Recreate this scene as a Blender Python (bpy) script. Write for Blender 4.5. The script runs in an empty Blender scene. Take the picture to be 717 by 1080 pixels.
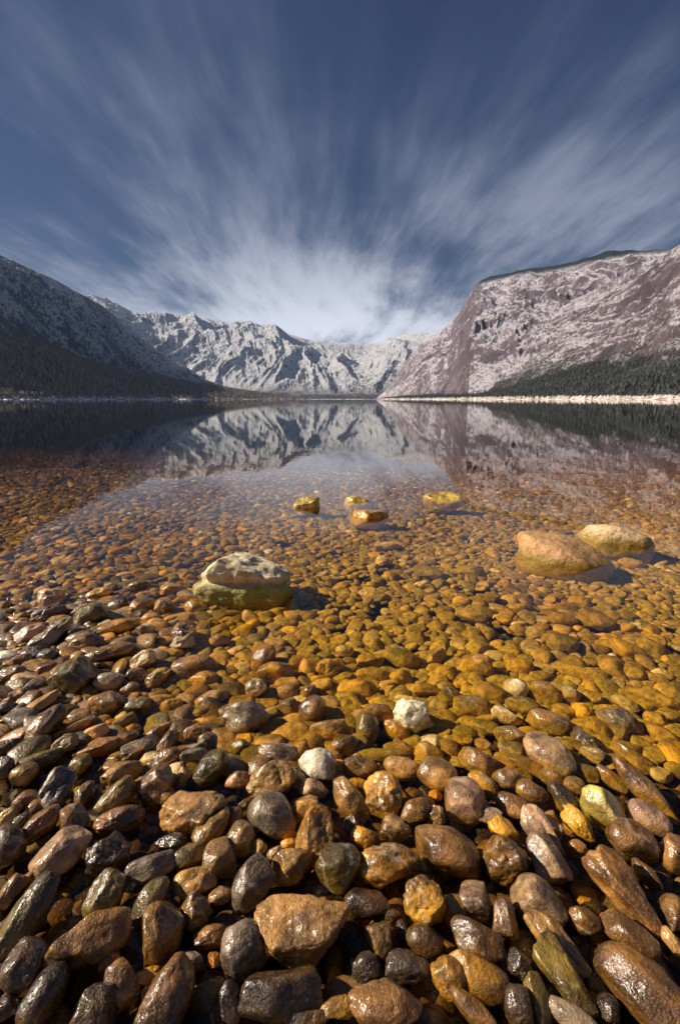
import bpy, math, random
import numpy as np
from mathutils import Vector, Matrix

# ------------------------------------------------------------------ camera, sky, sun, exposure
SC = bpy.context.scene
COL = SC.collection
F = 510.0                      # focal length in pixels of the 717 x 1080 photograph
PITCH = math.atan(119 / F)
CAMZ = 0.80
HAZE = 3.0e-5
cam_d = bpy.data.cameras.new('camera')
cam_d.sensor_fit = 'VERTICAL'; cam_d.sensor_height = 36.0; cam_d.lens = 36.0 * F / 1080
cam_d.clip_start = 0.02; cam_d.clip_end = 60000
cam = bpy.data.objects.new('camera', cam_d); COL.objects.link(cam)
cam.location = (0, 0, CAMZ); cam.rotation_euler = (math.pi / 2 - PITCH, 0, 0)
SC.camera = cam

SUN_EL, SUN_AZ = 34.0, 1.0     # azimuth: degrees forward of due left
se, sa = math.radians(SUN_EL), math.radians(SUN_AZ)
TOSUN = Vector((-math.cos(se) * math.cos(sa), math.cos(se) * math.sin(sa), math.sin(se)))
sd = bpy.data.lights.new('sun', 'SUN'); sd.energy = 5.0; sd.angle = math.radians(0.5); sd.color = (1.0, 0.89, 0.72)
so = bpy.data.objects.new('sun', sd); COL.objects.link(so); so.location = (-5, 0, 10)
so.rotation_euler = TOSUN.to_track_quat('Z', 'Y').to_euler()

vs = SC.view_settings
vs.view_transform = 'Standard'; vs.look = 'None'; vs.gamma = 1.0; vs.use_curve_mapping = False
vs.exposure = 0.45


class NT:
    """small helper round a node tree"""
    def __init__(s, tree):
        s.t = tree; s.n = tree.nodes; s.l = tree.links; s.n.clear()

    def new(s, typ, props=None, **inp):
        n = s.n.new(typ)
        for k, v in (props or {}).items(): setattr(n, k, v)
        for k, v in inp.items():
            key = k.replace('_', ' ')
            sock = n.inputs[int(k[1:])] if k[0] == 'i' and k[1:].isdigit() else n.inputs[key]
            if isinstance(v, bpy.types.NodeSocket): s.l.new(v, sock)
            else: sock.default_value = v
        return n

    def math(s, op, a, b=None, c=None, clamp=False):
        n = s.n.new('ShaderNodeMath'); n.operation = op; n.use_clamp = clamp
        for i, v in enumerate((a, b, c)):
            if v is None: continue
            if isinstance(v, bpy.types.NodeSocket): s.l.new(v, n.inputs[i])
            else: n.inputs[i].default_value = v
        return n.outputs[0]

    def mix(s, fac, a, b, blend='MIX'):
        n = s.n.new('ShaderNodeMix'); n.data_type = 'RGBA'; n.blend_type = blend
        for i, v in ((0, fac), (6, a), (7, b)):
            if isinstance(v, bpy.types.NodeSocket): s.l.new(v, n.inputs[i])
            elif i == 0: n.inputs[0].default_value = v
            else: n.inputs[i].default_value = (v[0], v[1], v[2], 1)
        return n.outputs[2]

    def ramp(s, v, a, b, lo=0.0, hi=1.0, smooth=True):
        n = s.n.new('ShaderNodeMapRange'); n.interpolation_type = 'SMOOTHSTEP' if smooth else 'LINEAR'
        s.l.new(v, n.inputs[0])
        for i, x in ((1, a), (2, b), (3, lo), (4, hi)): n.inputs[i].default_value = x
        return n.outputs[0]

    def noise(s, vec, scale, detail=4, rough=0.55, dist=0.0, dim='3D'):
        n = s.n.new('ShaderNodeTexNoise'); n.noise_dimensions = dim
        s.l.new(vec, n.inputs['Vector'])
        n.inputs['Scale'].default_value = scale; n.inputs['Detail'].default_value = detail
        n.inputs['Roughness'].default_value = rough; n.inputs['Distortion'].default_value = dist
        return n.outputs['Fac']

    def vmath(s, op, a, b):
        n = s.n.new('ShaderNodeVectorMath'); n.operation = op
        for i, v in enumerate((a, b)):
            if isinstance(v, bpy.types.NodeSocket): s.l.new(v, n.inputs[i])
            else: n.inputs[i].default_value = v
        return n.outputs[0]


world = bpy.data.worlds.new('World'); SC.world = world; world.use_nodes = True
w = NT(world.node_tree)
sky = w.new('ShaderNodeTexSky', dict(sky_type='NISHITA', sun_disc=False, sun_elevation=se,
            sun_rotation=math.radians(-90 + SUN_AZ), altitude=500, air_density=1.0, dust_density=0.6, ozone_density=2.5))
tc = w.new('ShaderNodeTexCoord')
sep = w.new('ShaderNodeSeparateXYZ', Vector=tc.outputs['Generated'])
zz = w.math('ADD', w.math('MAXIMUM', sep.outputs[2], 0.0), 0.10)
cx = w.math('DIVIDE', sep.outputs[0], zz); cy = w.math('DIVIDE', sep.outputs[1], zz)
# clouds blown into long parallel streaks that run away from the shore, on a flat layer overhead
wob = w.noise(w.new('ShaderNodeCombineXYZ', X=cx, Y=cy).outputs[0], 0.28, 1)
cx2 = w.math('ADD', cx, w.math('MULTIPLY', w.math('SUBTRACT', wob, 0.5), 0.9))
v1 = w.new('ShaderNodeCombineXYZ', X=w.math('MULTIPLY', cx2, 0.85), Y=w.math('MULTIPLY', cy, 0.30), Z=3.7).outputs[0]
v2 = w.new('ShaderNodeCombineXYZ', X=w.math('MULTIPLY', cx2, 3.4), Y=w.math('MULTIPLY', cy, 0.60), Z=1.3).outputs[0]
v3 = w.new('ShaderNodeCombineXYZ', X=w.math('MULTIPLY', cx2, 0.5), Y=w.math('MULTIPLY', cy, 0.35), Z=8.1).outputs[0]
n1 = w.noise(v1, 1.4, 6, 0.6, 0.0); n2 = w.noise(v2, 2.2, 6, 0.65, 0.0); n3 = w.noise(v3, 1.0, 3, 0.5)
cov = w.math('ADD', w.math('MULTIPLY', n1, 0.5), w.math('ADD', w.math('MULTIPLY', n2, 0.27), w.math('MULTIPLY', n3, 0.42)))
# thicker towards the low sky down the valley
low = w.ramp(sep.outputs[2], 0.52, 0.02, 0.0, 1.0)
az = w.ramp(w.math('ABSOLUTE', w.math('SUBTRACT', sep.outputs[0], 0.03)), 0.75, 0.0, 0.0, 1.0)
wisp = w.noise(w.new('ShaderNodeCombineXYZ', X=cx, Y=w.math('MULTIPLY', cy, 0.8), Z=2.2).outputs[0], 1.3, 3, 0.5)
cov = w.math('ADD', cov, w.math('MULTIPLY', w.math('SUBTRACT', wisp, 0.5), 0.24))
cov = w.math('ADD', cov, w.math('MULTIPLY', w.math('MULTIPLY', low, w.math('ADD', w.math('MULTIPLY', az, 0.75), 0.25)), 0.17))
den = w.math('MULTIPLY', w.ramp(cov, 0.44, 0.84, 0.02, 1.0), w.ramp(sep.outputs[2], 0.76, 0.28, 0.22, 1.0))
hz = w.math('MULTIPLY', w.ramp(sep.outputs[2], 0.36, 0.02), w.math('ADD', w.math('MULTIPLY', az, 0.7), 0.3))
bright = w.mix(hz, (4.0, 4.5, 6.1), (17.5, 17.8, 19.5))
cloudcol = w.mix(w.ramp(den, 0.1, 0.95), (1.1, 1.65, 3.1), bright)
base = w.mix(1.0, sky.outputs[0], (0.25, 0.32, 0.48), 'MULTIPLY')
skyc = w.mix(w.math('MULTIPLY', den, 0.93), base, cloudcol)
bg = w.new('ShaderNodeBackground', Color=skyc, Strength=0.05)
w.new('ShaderNodeOutputWorld', Surface=bg.outputs[0])

# ------------------------------------------------------------------ numpy noise
def _h(ix, iy, iz, s):
    n = (ix * 374761393 + iy * 668265263 + iz * 1274126177 + s * 144269504) & 0x7fffffff
    n = ((n ^ (n >> 13)) * 1103515245) & 0x7fffffff
    n = ((n ^ (n >> 16)) * 1911520717) & 0x7fffffff
    return ((n ^ (n >> 11)) & 0xffff) / 32767.5 - 1.0


def vnoise(x, y, z, s=0):
    x = np.asarray(x, float); y = np.asarray(y, float); z = np.asarray(z, float)
    x, y, z = np.broadcast_arrays(x, y, z)
    ix = np.floor(x).astype(np.int64); iy = np.floor(y).astype(np.int64); iz = np.floor(z).astype(np.int64)
    fx, fy, fz = x - ix, y - iy, z - iz
    fx = fx * fx * fx * (fx * (fx * 6 - 15) + 10); fy = fy * fy * fy * (fy * (fy * 6 - 15) + 10); fz = fz * fz * (3 - 2 * fz)
    r = 0
    for a in (0, 1):
        for b in (0, 1):
            for c in (0, 1):
                wgt = (fx if a else 1 - fx) * (fy if b else 1 - fy) * (fz if c else 1 - fz)
                r = r + wgt * _h(ix + a, iy + b, iz + c, s)
    return r


def fbm(x, y, z=0.0, o=5, s=0, ridged=False, gain=0.5):
    r = 0; a = 1.0; t = 0.0
    for i in range(o):
        f = 2.03 ** i
        n = vnoise(x * f + 17.3 * i, y * f - 9.1 * i, np.asarray(z) * f + 5.7 * i, s + i)
        if ridged: n = 1 - 2 * np.abs(n)
        r = r + a * n; t += a; a *= gain
    return r / t


def sstep(x, a, b):
    t = np.clip((np.asarray(x, float) - a) / (b - a), 0, 1); return t * t * (3 - 2 * t)


def mesh_np(name, v, f, smooth=True):
    me = bpy.data.meshes.new(name)
    v = np.ascontiguousarray(v, np.float32); f = np.ascontiguousarray(f, np.int32); k = f.shape[1]
    me.vertices.add(len(v)); me.vertices.foreach_set('co', v.ravel())
    me.loops.add(f.size); me.loops.foreach_set('vertex_index', f.ravel())
    me.polygons.add(len(f)); me.polygons.foreach_set('loop_start', np.arange(0, f.size, k, dtype=np.int32))
    me.polygons.foreach_set('loop_total', np.full(len(f), k, np.int32))
    me.polygons.foreach_set('use_smooth', np.full(len(f), smooth, bool))
    me.update(calc_edges=True); me.validate()
    return me


def link(name, me, mat, label=None, cat=None, kind=None, group=None):
    o = bpy.data.objects.new(name, me); COL.objects.link(o)
    if mat and not len(me.materials): me.materials.append(mat)
    if label: o['label'] = label
    if cat: o['category'] = cat
    if kind: o['kind'] = kind
    if group: o['group'] = group
    return o


def grid_faces(nu, nv):
    i = np.arange(nu - 1)[:, None] * nv + np.arange(nv - 1)[None, :]
    i = i.ravel()
    return np.stack([i, i + nv, i + nv + 1, i + 1], 1)


def ray(px, py):
    x, u = px - 358.5, 540.0 - py
    cp, sp = math.cos(PITCH), math.sin(PITCH)
    return np.array([x, F * cp + u * sp, u * cp - F * sp])


# ------------------------------------------------------------------ materials
def new_mat(name):
    m = bpy.data.materials.new(name); m.use_nodes = True
    return m, NT(m.node_tree)


def stone_material(name, source, algae=True):
    """source: 'object' takes the stone's own colour, 'island' gives each pebble of a mass its own"""
    m, n = new_mat(name)
    tc = n.new('ShaderNodeTexCoord'); geo = n.new('ShaderNodeNewGeometry')
    if source == 'object':
        oi = n.new('ShaderNodeObjectInfo'); base = oi.outputs['Color']; rnd = oi.outputs['Random']
    else:
        at = n.new('ShaderNodeAttribute', dict(attribute_name='tone')); base = at.outputs['Color']
        rnd = geo.outputs['Random Per Island']
    pos = geo.outputs['Position']
    off = n.new('ShaderNodeCombineXYZ', X=n.math('MULTIPLY', rnd, 37.0), Y=n.math('MULTIPLY', rnd, 91.0), Z=n.math('MULTIPLY', rnd, 13.0)).outputs[0]
    p = n.vmath('ADD', pos, off)
    big = n.noise(p, 14, 4, 0.6, 0.6); med = n.noise(p, 60, 5, 0.65, 0.3); fine = n.noise(p, 260, 3, 0.7)
    col = n.mix(n.ramp(big, 0.36, 0.66), n.mix(1, base, (0.32, 0.28, 0.23), 'MULTIPLY'), n.mix(1, base, (1.45, 1.33, 1.15), 'MULTIPLY'))
    col = n.mix(n.ramp(med, 0.52, 0.72, 0, 0.55), col, n.mix(1, base, (0.36, 0.29, 0.2), 'MULTIPLY'))
    # pale mineral flecks and crusts
    col = n.mix(n.ramp(fine, 0.56, 0.72, 0, 0.6), col, n.mix(0.5, base, (0.66, 0.56, 0.42)))
    # thin veins on some stones
    wv = n.new('ShaderNodeTexWave', dict(wave_type='BANDS', bands_direction='DIAGONAL'), Vector=p, Scale=9.0, Distortion=9.0, Detail=3.0, Detail_Scale=1.2)
    vein = n.math('MULTIPLY', n.ramp(wv.outputs['Fac'], 0.93, 1.0), n.ramp(rnd, 0.75, 0.8, 0, 0.35))
    col = n.mix(vein, col, (0.55, 0.46, 0.34))
    zed = n.new('ShaderNodeSeparateXYZ', Vector=pos).outputs[2]
    zw = n.math('ADD', zed, n.math('MULTIPLY', n.math('SUBTRACT', big, 0.5), 0.03))
    if algae:   # golden algae film on everything that lies in the water
        film = n.mix(n.ramp(med, 0.35, 0.65), (0.74, 0.45, 0.035), (0.26, 0.17, 0.02))
        lum = n.mix(0.55, film, n.mix(1.0, n.mix(1, base, (2.4, 2.1, 1.2), 'MULTIPLY'), film, 'MULTIPLY'))
        xx = n.new('ShaderNodeSeparateXYZ', Vector=pos)
        patch = n.noise(n.new('ShaderNodeCombineXYZ', X=xx.outputs[0], Y=n.math('MULTIPLY', xx.outputs[1], 0.6)).outputs[0], 1.3, 2)
        amt = n.math('MULTIPLY', n.ramp(zw, 0.012, -0.03, 0, 0.64), n.ramp(patch, 0.30, 0.55, 0.35, 1.0))
        amt = n.math('MULTIPLY', amt, n.math('MULTIPLY', n.ramp(xx.outputs[1], 6.5, 2.0, 0.15, 1.0), n.ramp(xx.outputs[0], -1.0, 0.1, 0.35, 1.0)))
        col = n.mix(amt, col, film)
    dry = n.ramp(zw, 0.045, 0.085)
    rough = n.math('ADD', n.ramp(med, 0.3, 0.7, 0.13, 0.42, False), n.math('MULTIPLY', dry, 0.18))
    bsdf = n.new('ShaderNodeBsdfPrincipled', Base_Color=col, Roughness=rough, IOR=1.45)
    n.l.new(n.ramp(zed, -0.006, 0.002, 0.02, 0.38), bsdf.inputs['Specular IOR Level'])
    n.l.new(n.math('MULTIPLY', n.math('SUBTRACT', 1.0, dry), n.ramp(zed, -0.006, 0.002)), bsdf.inputs['Coat Weight'])     # film of water
    bsdf.inputs['Coat Roughness'].default_value = 0.13
    h = n.math('ADD', n.math('MULTIPLY', med, 0.7), n.math('MULTIPLY', fine, 0.3))
    h = n.math('ADD', h, n.math('MULTIPLY', big, 1.2))
    bmp = n.new('ShaderNodeBump', Strength=0.7, Distance=0.011, Height=h)
    n.l.new(bmp.outputs[0], bsdf.inputs['Normal'])
    film_n = n.new('ShaderNodeBump', Strength=0.45, Distance=0.006, Height=n.math('ADD', n.math('MULTIPLY', big, 1.0), n.math('ADD', n.math('MULTIPLY', med, 0.9), n.math('MULTIPLY', fine, 0.25))))
    n.l.new(film_n.outputs[0], bsdf.inputs['Coat Normal'])
    n.new('ShaderNodeOutputMaterial', Surface=bsdf.outputs[0])
    return m


M_STONE = stone_material('wet_stone', 'object')
M_MASS = stone_material('pebble_stone', 'island')
M_GRIT = stone_material('shade_toned_gravel', 'island', False)  # wet gravel without algae; its pebbles carry the gap shade in their tones


def boulder_material(name, c_top, c_low, green, zlow, zhigh):
    """pale dry limestone above, weed and algae near the waterline"""
    m, n = new_mat(name)
    geo = n.new('ShaderNodeNewGeometry'); pos = geo.outputs['Position']
    z = n.new('ShaderNodeSeparateXYZ', Vector=pos).outputs[2]
    big = n.noise(pos, 9, 4, 0.6, 0.5); med = n.noise(pos, 34, 6, 0.68, 0.4); fine = n.noise(pos, 170, 4, 0.7)
    zn = n.math('ADD', z, n.math('MULTIPLY', n.math('SUBTRACT', med, 0.5), 0.22))
    top = n.mix(n.ramp(med, 0.42, 0.66), c_top, c_low)
    top = n.mix(n.ramp(fine, 0.55, 0.75, 0, 0.5), top, (c_low[0] * .45, c_low[1] * .42, c_low[2] * .4))
    low = n.mix(n.ramp(med, 0.38, 0.6), green, (0.34, 0.23, 0.05))
    low = n.mix(n.ramp(fine, 0.5, 0.7, 0, .6), low, (0.06, 0.07, 0.01))
    col = n.mix(n.ramp(zn, zhigh, zlow), top, low)
    col = n.mix(n.ramp(zn, 0.012, -0.02, 0, .7), col, (0.33, 0.2, 0.02))
    rough = n.ramp(zn, 0.02, 0.08, 0.3, 0.8)
    b = n.new('ShaderNodeBsdfPrincipled', Base_Color=col, Roughness=rough)
    h = n.math('ADD', n.math('MULTIPLY', big, 2.0), n.math('ADD', med, n.math('MULTIPLY', fine, 0.35)))
    bmp = n.new('ShaderNodeBump', Strength=0.8, Distance=0.014, Height=h)
    n.l.new(bmp.outputs[0], b.inputs['Normal'])
    n.new('ShaderNodeOutputMaterial', Surface=b.outputs[0])
    return m


def water_material():
    m, n = new_mat('lake_water')
    geo = n.new('ShaderNodeNewGeometry'); pos = geo.outputs['Position']
    xyz = n.new('ShaderNodeSeparateXYZ', Vector=pos)
    rip = n.noise(n.new('ShaderNodeCombineXYZ', X=n.math('MULTIPLY', xyz.outputs[0], 0.7), Y=xyz.outputs[1]).outputs[0], 3.2, 3, 0.5, 0.3)
    rip2 = n.noise(pos, 14.0, 2, 0.5)
    h = n.math('ADD', rip, n.math('MULTIPLY', rip2, 0.16))
    bmp = n.new('ShaderNodeBump', Strength=0.012, Distance=0.05, Height=h)
    # the surface is one sheet seen from both sides: the same reflectance up and down
    ior = n.math('ADD', 1.333, n.math('MULTIPLY', geo.outputs['Backfacing'], 1 / 1.333 - 1.333))
    fr = n.new('ShaderNodeFresnel', IOR=ior, Normal=bmp.outputs[0])
    tr = n.new('ShaderNodeBsdfTransparent', Color=(0.96, 0.91, 0.76, 1))
    gl = n.new('ShaderNodeBsdfGlossy', Color=(1, 1, 1, 1), Roughness=0.006, Normal=bmp.outputs[0])
    mx = n.new('ShaderNodeMixShader', i0=fr.outputs[0], i1=tr.outputs[0], i2=gl.outputs[0])
    ab = n.new('ShaderNodeVolumeAbsorption', Color=(0.72, 0.57, 0.32, 1), Density=0.40)
    n.new('ShaderNodeOutputMaterial', Surface=mx.outputs[0], Volume=ab.outputs[0])
    return m


def bed_material():
    m, n = new_mat('lake_bed_gravel')
    geo = n.new('ShaderNodeNewGeometry'); pos = geo.outputs['Position']
    flat = n.vmath('MULTIPLY', pos, (1, 1, 0))
    v = n.new('ShaderNodeTexVoronoi', dict(feature='F1'), Vector=flat, Scale=11.0)
    v2 = n.new('ShaderNodeTexVoronoi', dict(feature='F1'), Vector=flat, Scale=38.0)
    tone = n.new('ShaderNodeSeparateColor', Color=v.outputs['Color']).outputs[0]
    col = n.mix(tone, (0.05, 0.035, 0.014), (0.22, 0.145, 0.05))
    col = n.mix(n.ramp(v.outputs['Distance'], 0.3, 0.7, 0, 0.8), col, (0.03, 0.02, 0.01))
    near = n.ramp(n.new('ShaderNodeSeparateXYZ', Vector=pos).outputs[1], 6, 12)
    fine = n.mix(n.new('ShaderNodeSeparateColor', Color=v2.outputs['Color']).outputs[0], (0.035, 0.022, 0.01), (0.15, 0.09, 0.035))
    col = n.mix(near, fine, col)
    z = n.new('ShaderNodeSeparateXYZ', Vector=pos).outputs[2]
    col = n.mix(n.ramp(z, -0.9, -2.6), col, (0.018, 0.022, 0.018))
    hgt = n.math('ADD', n.math('MULTIPLY', v.outputs['Distance'], -1.0), n.math('MULTIPLY', v2.outputs['Distance'], -0.3))
    bmp = n.new('ShaderNodeBump', Strength=0.8, Distance=0.05, Height=hgt)
    b = n.new('ShaderNodeBsdfPrincipled', Base_Color=col, Roughness=0.7, Normal=bmp.outputs[0])
    n.new('ShaderNodeOutputMaterial', Surface=b.outputs[0])
    return m


def mountain_material(name, rock_a, rock_b, snow, snow_amt, forest=(0.03, 0.035, 0.03), fz=(0, 1), scale=1.0, top_forest=None, streak=(1, 1, 0.55)):
    m, n = new_mat(name)
    geo = n.new('ShaderNodeNewGeometry'); pos = geo.outputs['Position']
    nz = n.new('ShaderNodeSeparateXYZ', Vector=geo.outputs['Normal']).outputs[2]
    z = n.new('ShaderNodeSeparateXYZ', Vector=pos).outputs[2]
    ps = n.vmath('MULTIPLY', pos, (0.001 * scale * streak[0], 0.001 * scale * streak[1], 0.001 * scale * streak[2]))
    a = n.noise(ps, 5, 6, 0.62, 0.8); b = n.noise(ps, 42, 8, 0.78, 0.7); c = n.noise(ps, 120, 5, 0.75, 0.3)
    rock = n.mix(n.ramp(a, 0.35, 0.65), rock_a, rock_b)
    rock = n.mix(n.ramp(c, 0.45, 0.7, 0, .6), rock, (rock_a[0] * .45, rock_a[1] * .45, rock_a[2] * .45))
    s = n.math('ADD', n.math('MULTIPLY', b, 0.85), n.math('ADD', n.math('MULTIPLY', a, 0.28), n.math('MULTIPLY', c, 0.34)))
    s = n.math('ADD', s, n.math('MULTIPLY', n.math('SUBTRACT', nz, 0.72), 0.30))
    s = n.ramp(s, snow_amt + 0.16, snow_amt + 0.235)
    col = n.mix(s, rock, snow)
    fcol = n.mix(n.ramp(c, 0.4, 0.65), forest, (forest[0] * 2.2, forest[1] * 1.9, forest[2] * 1.7))
    zn = n.math('ADD', z, n.math('MULTIPLY', n.math('SUBTRACT', b, 0.5), (fz[1] - fz[0]) * 1.4))
    zn = n.math('ADD', zn, n.math('MULTIPLY', n.math('SUBTRACT', a, 0.5), (fz[1] - fz[0]) * 1.0))
    col = n.mix(n.ramp(zn, fz[1], fz[0]), col, fcol)
    if top_forest:
        zt = n.math('ADD', z, n.math('MULTIPLY', n.math('SUBTRACT', b, 0.5), 130))
        col = n.mix(n.ramp(zt, top_forest[0], top_forest[1]), col, (0.030, 0.034, 0.045))
    h = n.math('ADD', n.math('MULTIPLY', a, 0.3), n.math('ADD', n.math('MULTIPLY', b, 0.8), n.math('MULTIPLY', c, 0.35)))
    bmp = n.new('ShaderNodeBump', Strength=1.0, Distance=70.0 / scale, Height=h)
    bs = n.new('ShaderNodeBsdfPrincipled', Base_Color=col, Roughness=0.85, Normal=bmp.outputs[0])
    bs.inputs['Specular IOR Level'].default_value = 0.2
    n.new('ShaderNodeOutputMaterial', Surface=bs.outputs[0])
    return m


# ------------------------------------------------------------------ the lake bed
def bed_z(x, y):
    """top of the pebble layer, z = 0 is the water"""
    x = np.asarray(x, float); y = np.asarray(y, float)
    z = np.interp(y, [-60, -6, 0, 0.45, 0.75, 1.05, 1.45, 2.2, 3.5, 6, 12, 30, 120, 14000],
                  [9.0, 1.0, 0.050, 0.012, -0.006, -0.026, -0.044, -0.070, -0.105, -0.21, -0.62, -2.0, -8.0, -9.0])
    z = z - 0.024 * np.clip(x, -1.3, 1.6) * sstep(y, 0.3, 1.2) + 0.03 * np.exp(-((x + 1.1) / .5) ** 2 - ((y - 1.6) / .5) ** 2)
    z = z + 0.014 * fbm(x * 1.4, y * 1.4, 0.3, 2, 5) * sstep(y, 0.6, 1.4) * (1 + sstep(y, 3, 10) * 3)
    return z


ys = np.concatenate([np.linspace(-60, -2, 16), np.linspace(-1.8, 14, 200), np.geomspace(14.5, 14000, 60)])
xs = np.concatenate([-np.geomspace(12000, 9.5, 40), np.linspace(-9, 9, 180), np.geomspace(9.5, 12000, 40)])
Y, X = np.meshgrid(ys, xs)
Z = bed_z(X, Y) - 0.035 - 0.012 * sstep(-Y, -1.0, -0.5)
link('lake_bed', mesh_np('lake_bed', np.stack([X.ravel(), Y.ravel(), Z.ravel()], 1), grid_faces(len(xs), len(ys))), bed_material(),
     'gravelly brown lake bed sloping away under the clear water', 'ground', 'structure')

wv = np.array([[x_, y_, z_] for z_ in (0, -30) for x_, y_ in ((-11000, -40), (11000, -40), (11000, 11000), (-11000, 11000))])
link('water', mesh_np('water', wv, np.array([[0, 1, 2, 3], [7, 6, 5, 4], [0, 4, 5, 1], [1, 5, 6, 2], [2, 6, 7, 3], [3, 7, 4, 0]]), False), water_material(),
     'calm clear lake mirroring the snowy mountains', 'water', 'structure')

# ------------------------------------------------------------------ mountains
TERR = {}


def interp(tab, x, k):
    return np.interp(x, [t[0] for t in tab], [t[k] for t in tab])


def terrain(name, ridge, foot, mat, label, nu=500, nv=160, amp=60, fs=1 / 420., seed=0, power=1.15, skew=0.0, jag=6, back=0.5, rib=190.0, ribamp=0.2):
    """ridge: (px, py, distance) of the skyline; foot: (px, distance) of its shore"""
    px = np.linspace(ridge[0][0], ridge[-1][0], nu)
    py = interp(ridge, px, 1); D = interp(ridge, px, 2); S = interp(foot, px, 1)
    dirs = np.array([ray(a, b) for a, b in zip(px, py)])
    hd = np.hypot(dirs[:, 0], dirs[:, 1])
    H = dirs[:, 2] / hd * D + CAMZ
    ux, uy = dirs[:, 0] / hd, dirs[:, 1] / hd
    vv = np.concatenate([np.linspace(0, 1, nv), 1 + np.linspace(0.02, back, 24)])
    V = vv[None, :]
    r = S[:, None] + (D - S)[:, None] * V
    X = ux[:, None] * r; Y = uy[:, None] * r
    front = np.clip(V, 0, 1) ** power
    fall = np.where(V > 1, np.clip(1 - (V - 1) / back, 0, 1) ** 0.8, 1.0)
    Z = H[:, None] * front * fall
    env = np.where(V <= 1, np.clip(V * 5, 0, 1) * np.clip((1 - V) * 4.5, 0, 1), np.clip((V - 1) * 3, 0, 1) * 0.6)
    hh = np.clip(H[:, None] / max(H.max(), 1), 0.12, 1)
    u = (X + skew * Y) * fs; v_ = (Y - skew * X) * fs * 0.55
    wx = fbm(u * 0.7, v_ * 0.7, 0.5, 3, seed + 9) * 0.7
    n = fbm(u + wx, v_ + wx, 0.2, 7, seed, True, 0.56)
    n2 = fbm(u * 0.4, v_ * 0.4, 1.7, 4, seed + 31)
    Z = Z + env * hh * amp * (n * 1.0 + n2 * 0.8 - 0.25)
    arc = np.cumsum(np.hypot(np.diff(X[:, nv // 2], prepend=X[0, nv // 2]), np.diff(Y[:, nv // 2], prepend=Y[0, nv // 2])))[:, None]
    q = (arc + skew * 500 * V + 60 * n2 * 3) / rib
    rb = fbm(q, V * 2.2 + 0 * q, 0.7, 5, seed + 51, True, 0.6)
    Z = Z + env * hh * amp * ribamp * rb
    j = fbm(px * 0.13, px * 0 + seed, 0.0, 5, seed + 3, False, 0.62)
    Z = Z + (jag * j * (H / max(H.max(), 1)) ** 0.5)[:, None] * sstep(V, 0.75, 1.0)
    Z[:, 0] = -4; Z[:, -1] = -20
    o = link(name, mesh_np(name, np.stack([X.ravel(), Y.ravel(), Z.ravel()], 1), grid_faces(nu, len(vv))), mat, label, 'mountain', 'structure')
    TERR[name + str(seed)] = (px, vv, X, Y, Z)
    return o


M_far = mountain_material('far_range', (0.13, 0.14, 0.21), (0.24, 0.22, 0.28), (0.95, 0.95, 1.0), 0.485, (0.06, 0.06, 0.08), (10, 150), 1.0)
terrain('mountain', [(60, 322, 7600), (100, 321, 7600), (112, 321, 7600), (124, 324, 7600), (138, 332, 7600), (152, 333, 7600), (166, 330, 7600), (182, 331, 7600), (196, 333, 7600),
                     (206, 335, 7600), (222, 337, 7600), (240, 341, 7600), (258, 342, 7500), (274, 344, 7400), (290, 345, 7300), (302, 352, 7300),
                     (325, 359, 7300), (345, 363, 7300), (362, 362, 7400), (384, 363, 7500), (400, 362, 7500), (408, 356, 7500), (424, 353, 7500),
                     (440, 353, 7500), (456, 354, 7500), (480, 350, 7500), (560, 345, 7500), (620, 350, 7500)],
        [(60, 4300), (620, 4300)], M_far, 'jagged snow covered mountain range closing the valley', 1000, 320, 290, 1 / 850., 11, 0.95, 0.3, 10, rib=380.0, ribamp=0.22)
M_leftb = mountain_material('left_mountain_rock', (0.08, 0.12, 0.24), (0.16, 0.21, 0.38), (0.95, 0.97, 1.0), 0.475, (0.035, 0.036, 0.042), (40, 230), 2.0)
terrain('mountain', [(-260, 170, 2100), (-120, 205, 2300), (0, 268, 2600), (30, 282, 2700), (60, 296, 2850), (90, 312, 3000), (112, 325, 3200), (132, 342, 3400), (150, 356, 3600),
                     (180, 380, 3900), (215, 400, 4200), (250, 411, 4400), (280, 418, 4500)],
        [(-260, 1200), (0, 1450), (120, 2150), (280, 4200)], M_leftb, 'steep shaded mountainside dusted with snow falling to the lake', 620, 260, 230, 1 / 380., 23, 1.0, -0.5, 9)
M_lefts = mountain_material('left_spur', (0.16, 0.12, 0.10), (0.24, 0.19, 0.16), (0.7, 0.68, 0.7), 0.66, (0.12, 0.09, 0.075), (0, 260), 3.0)
terrain('hill', [(-260, 250, 1500), (-120, 285, 1600), (0, 330, 1750), (30, 350, 1850), (60, 364, 1950), (90, 377, 2050), (130, 388, 2300), (200, 402, 2900), (260, 411, 3300), (300, 417, 3600), (330, 421, 3800)],
        [(-260, 900), (0, 1150), (200, 1700), (330, 3400)], M_lefts, 'bare brown wooded slope above the lake shore', 520, 120, 45, 1 / 160., 41, 1.35, -0.4, 5)
M_rightb = mountain_material('cliff_rock', (0.17, 0.13, 0.15), (0.33, 0.245, 0.29), (0.97, 0.91, 0.99), 0.525, (0.05, 0.045, 0.05), (-50, 60), 1.9, (775, 830))
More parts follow.
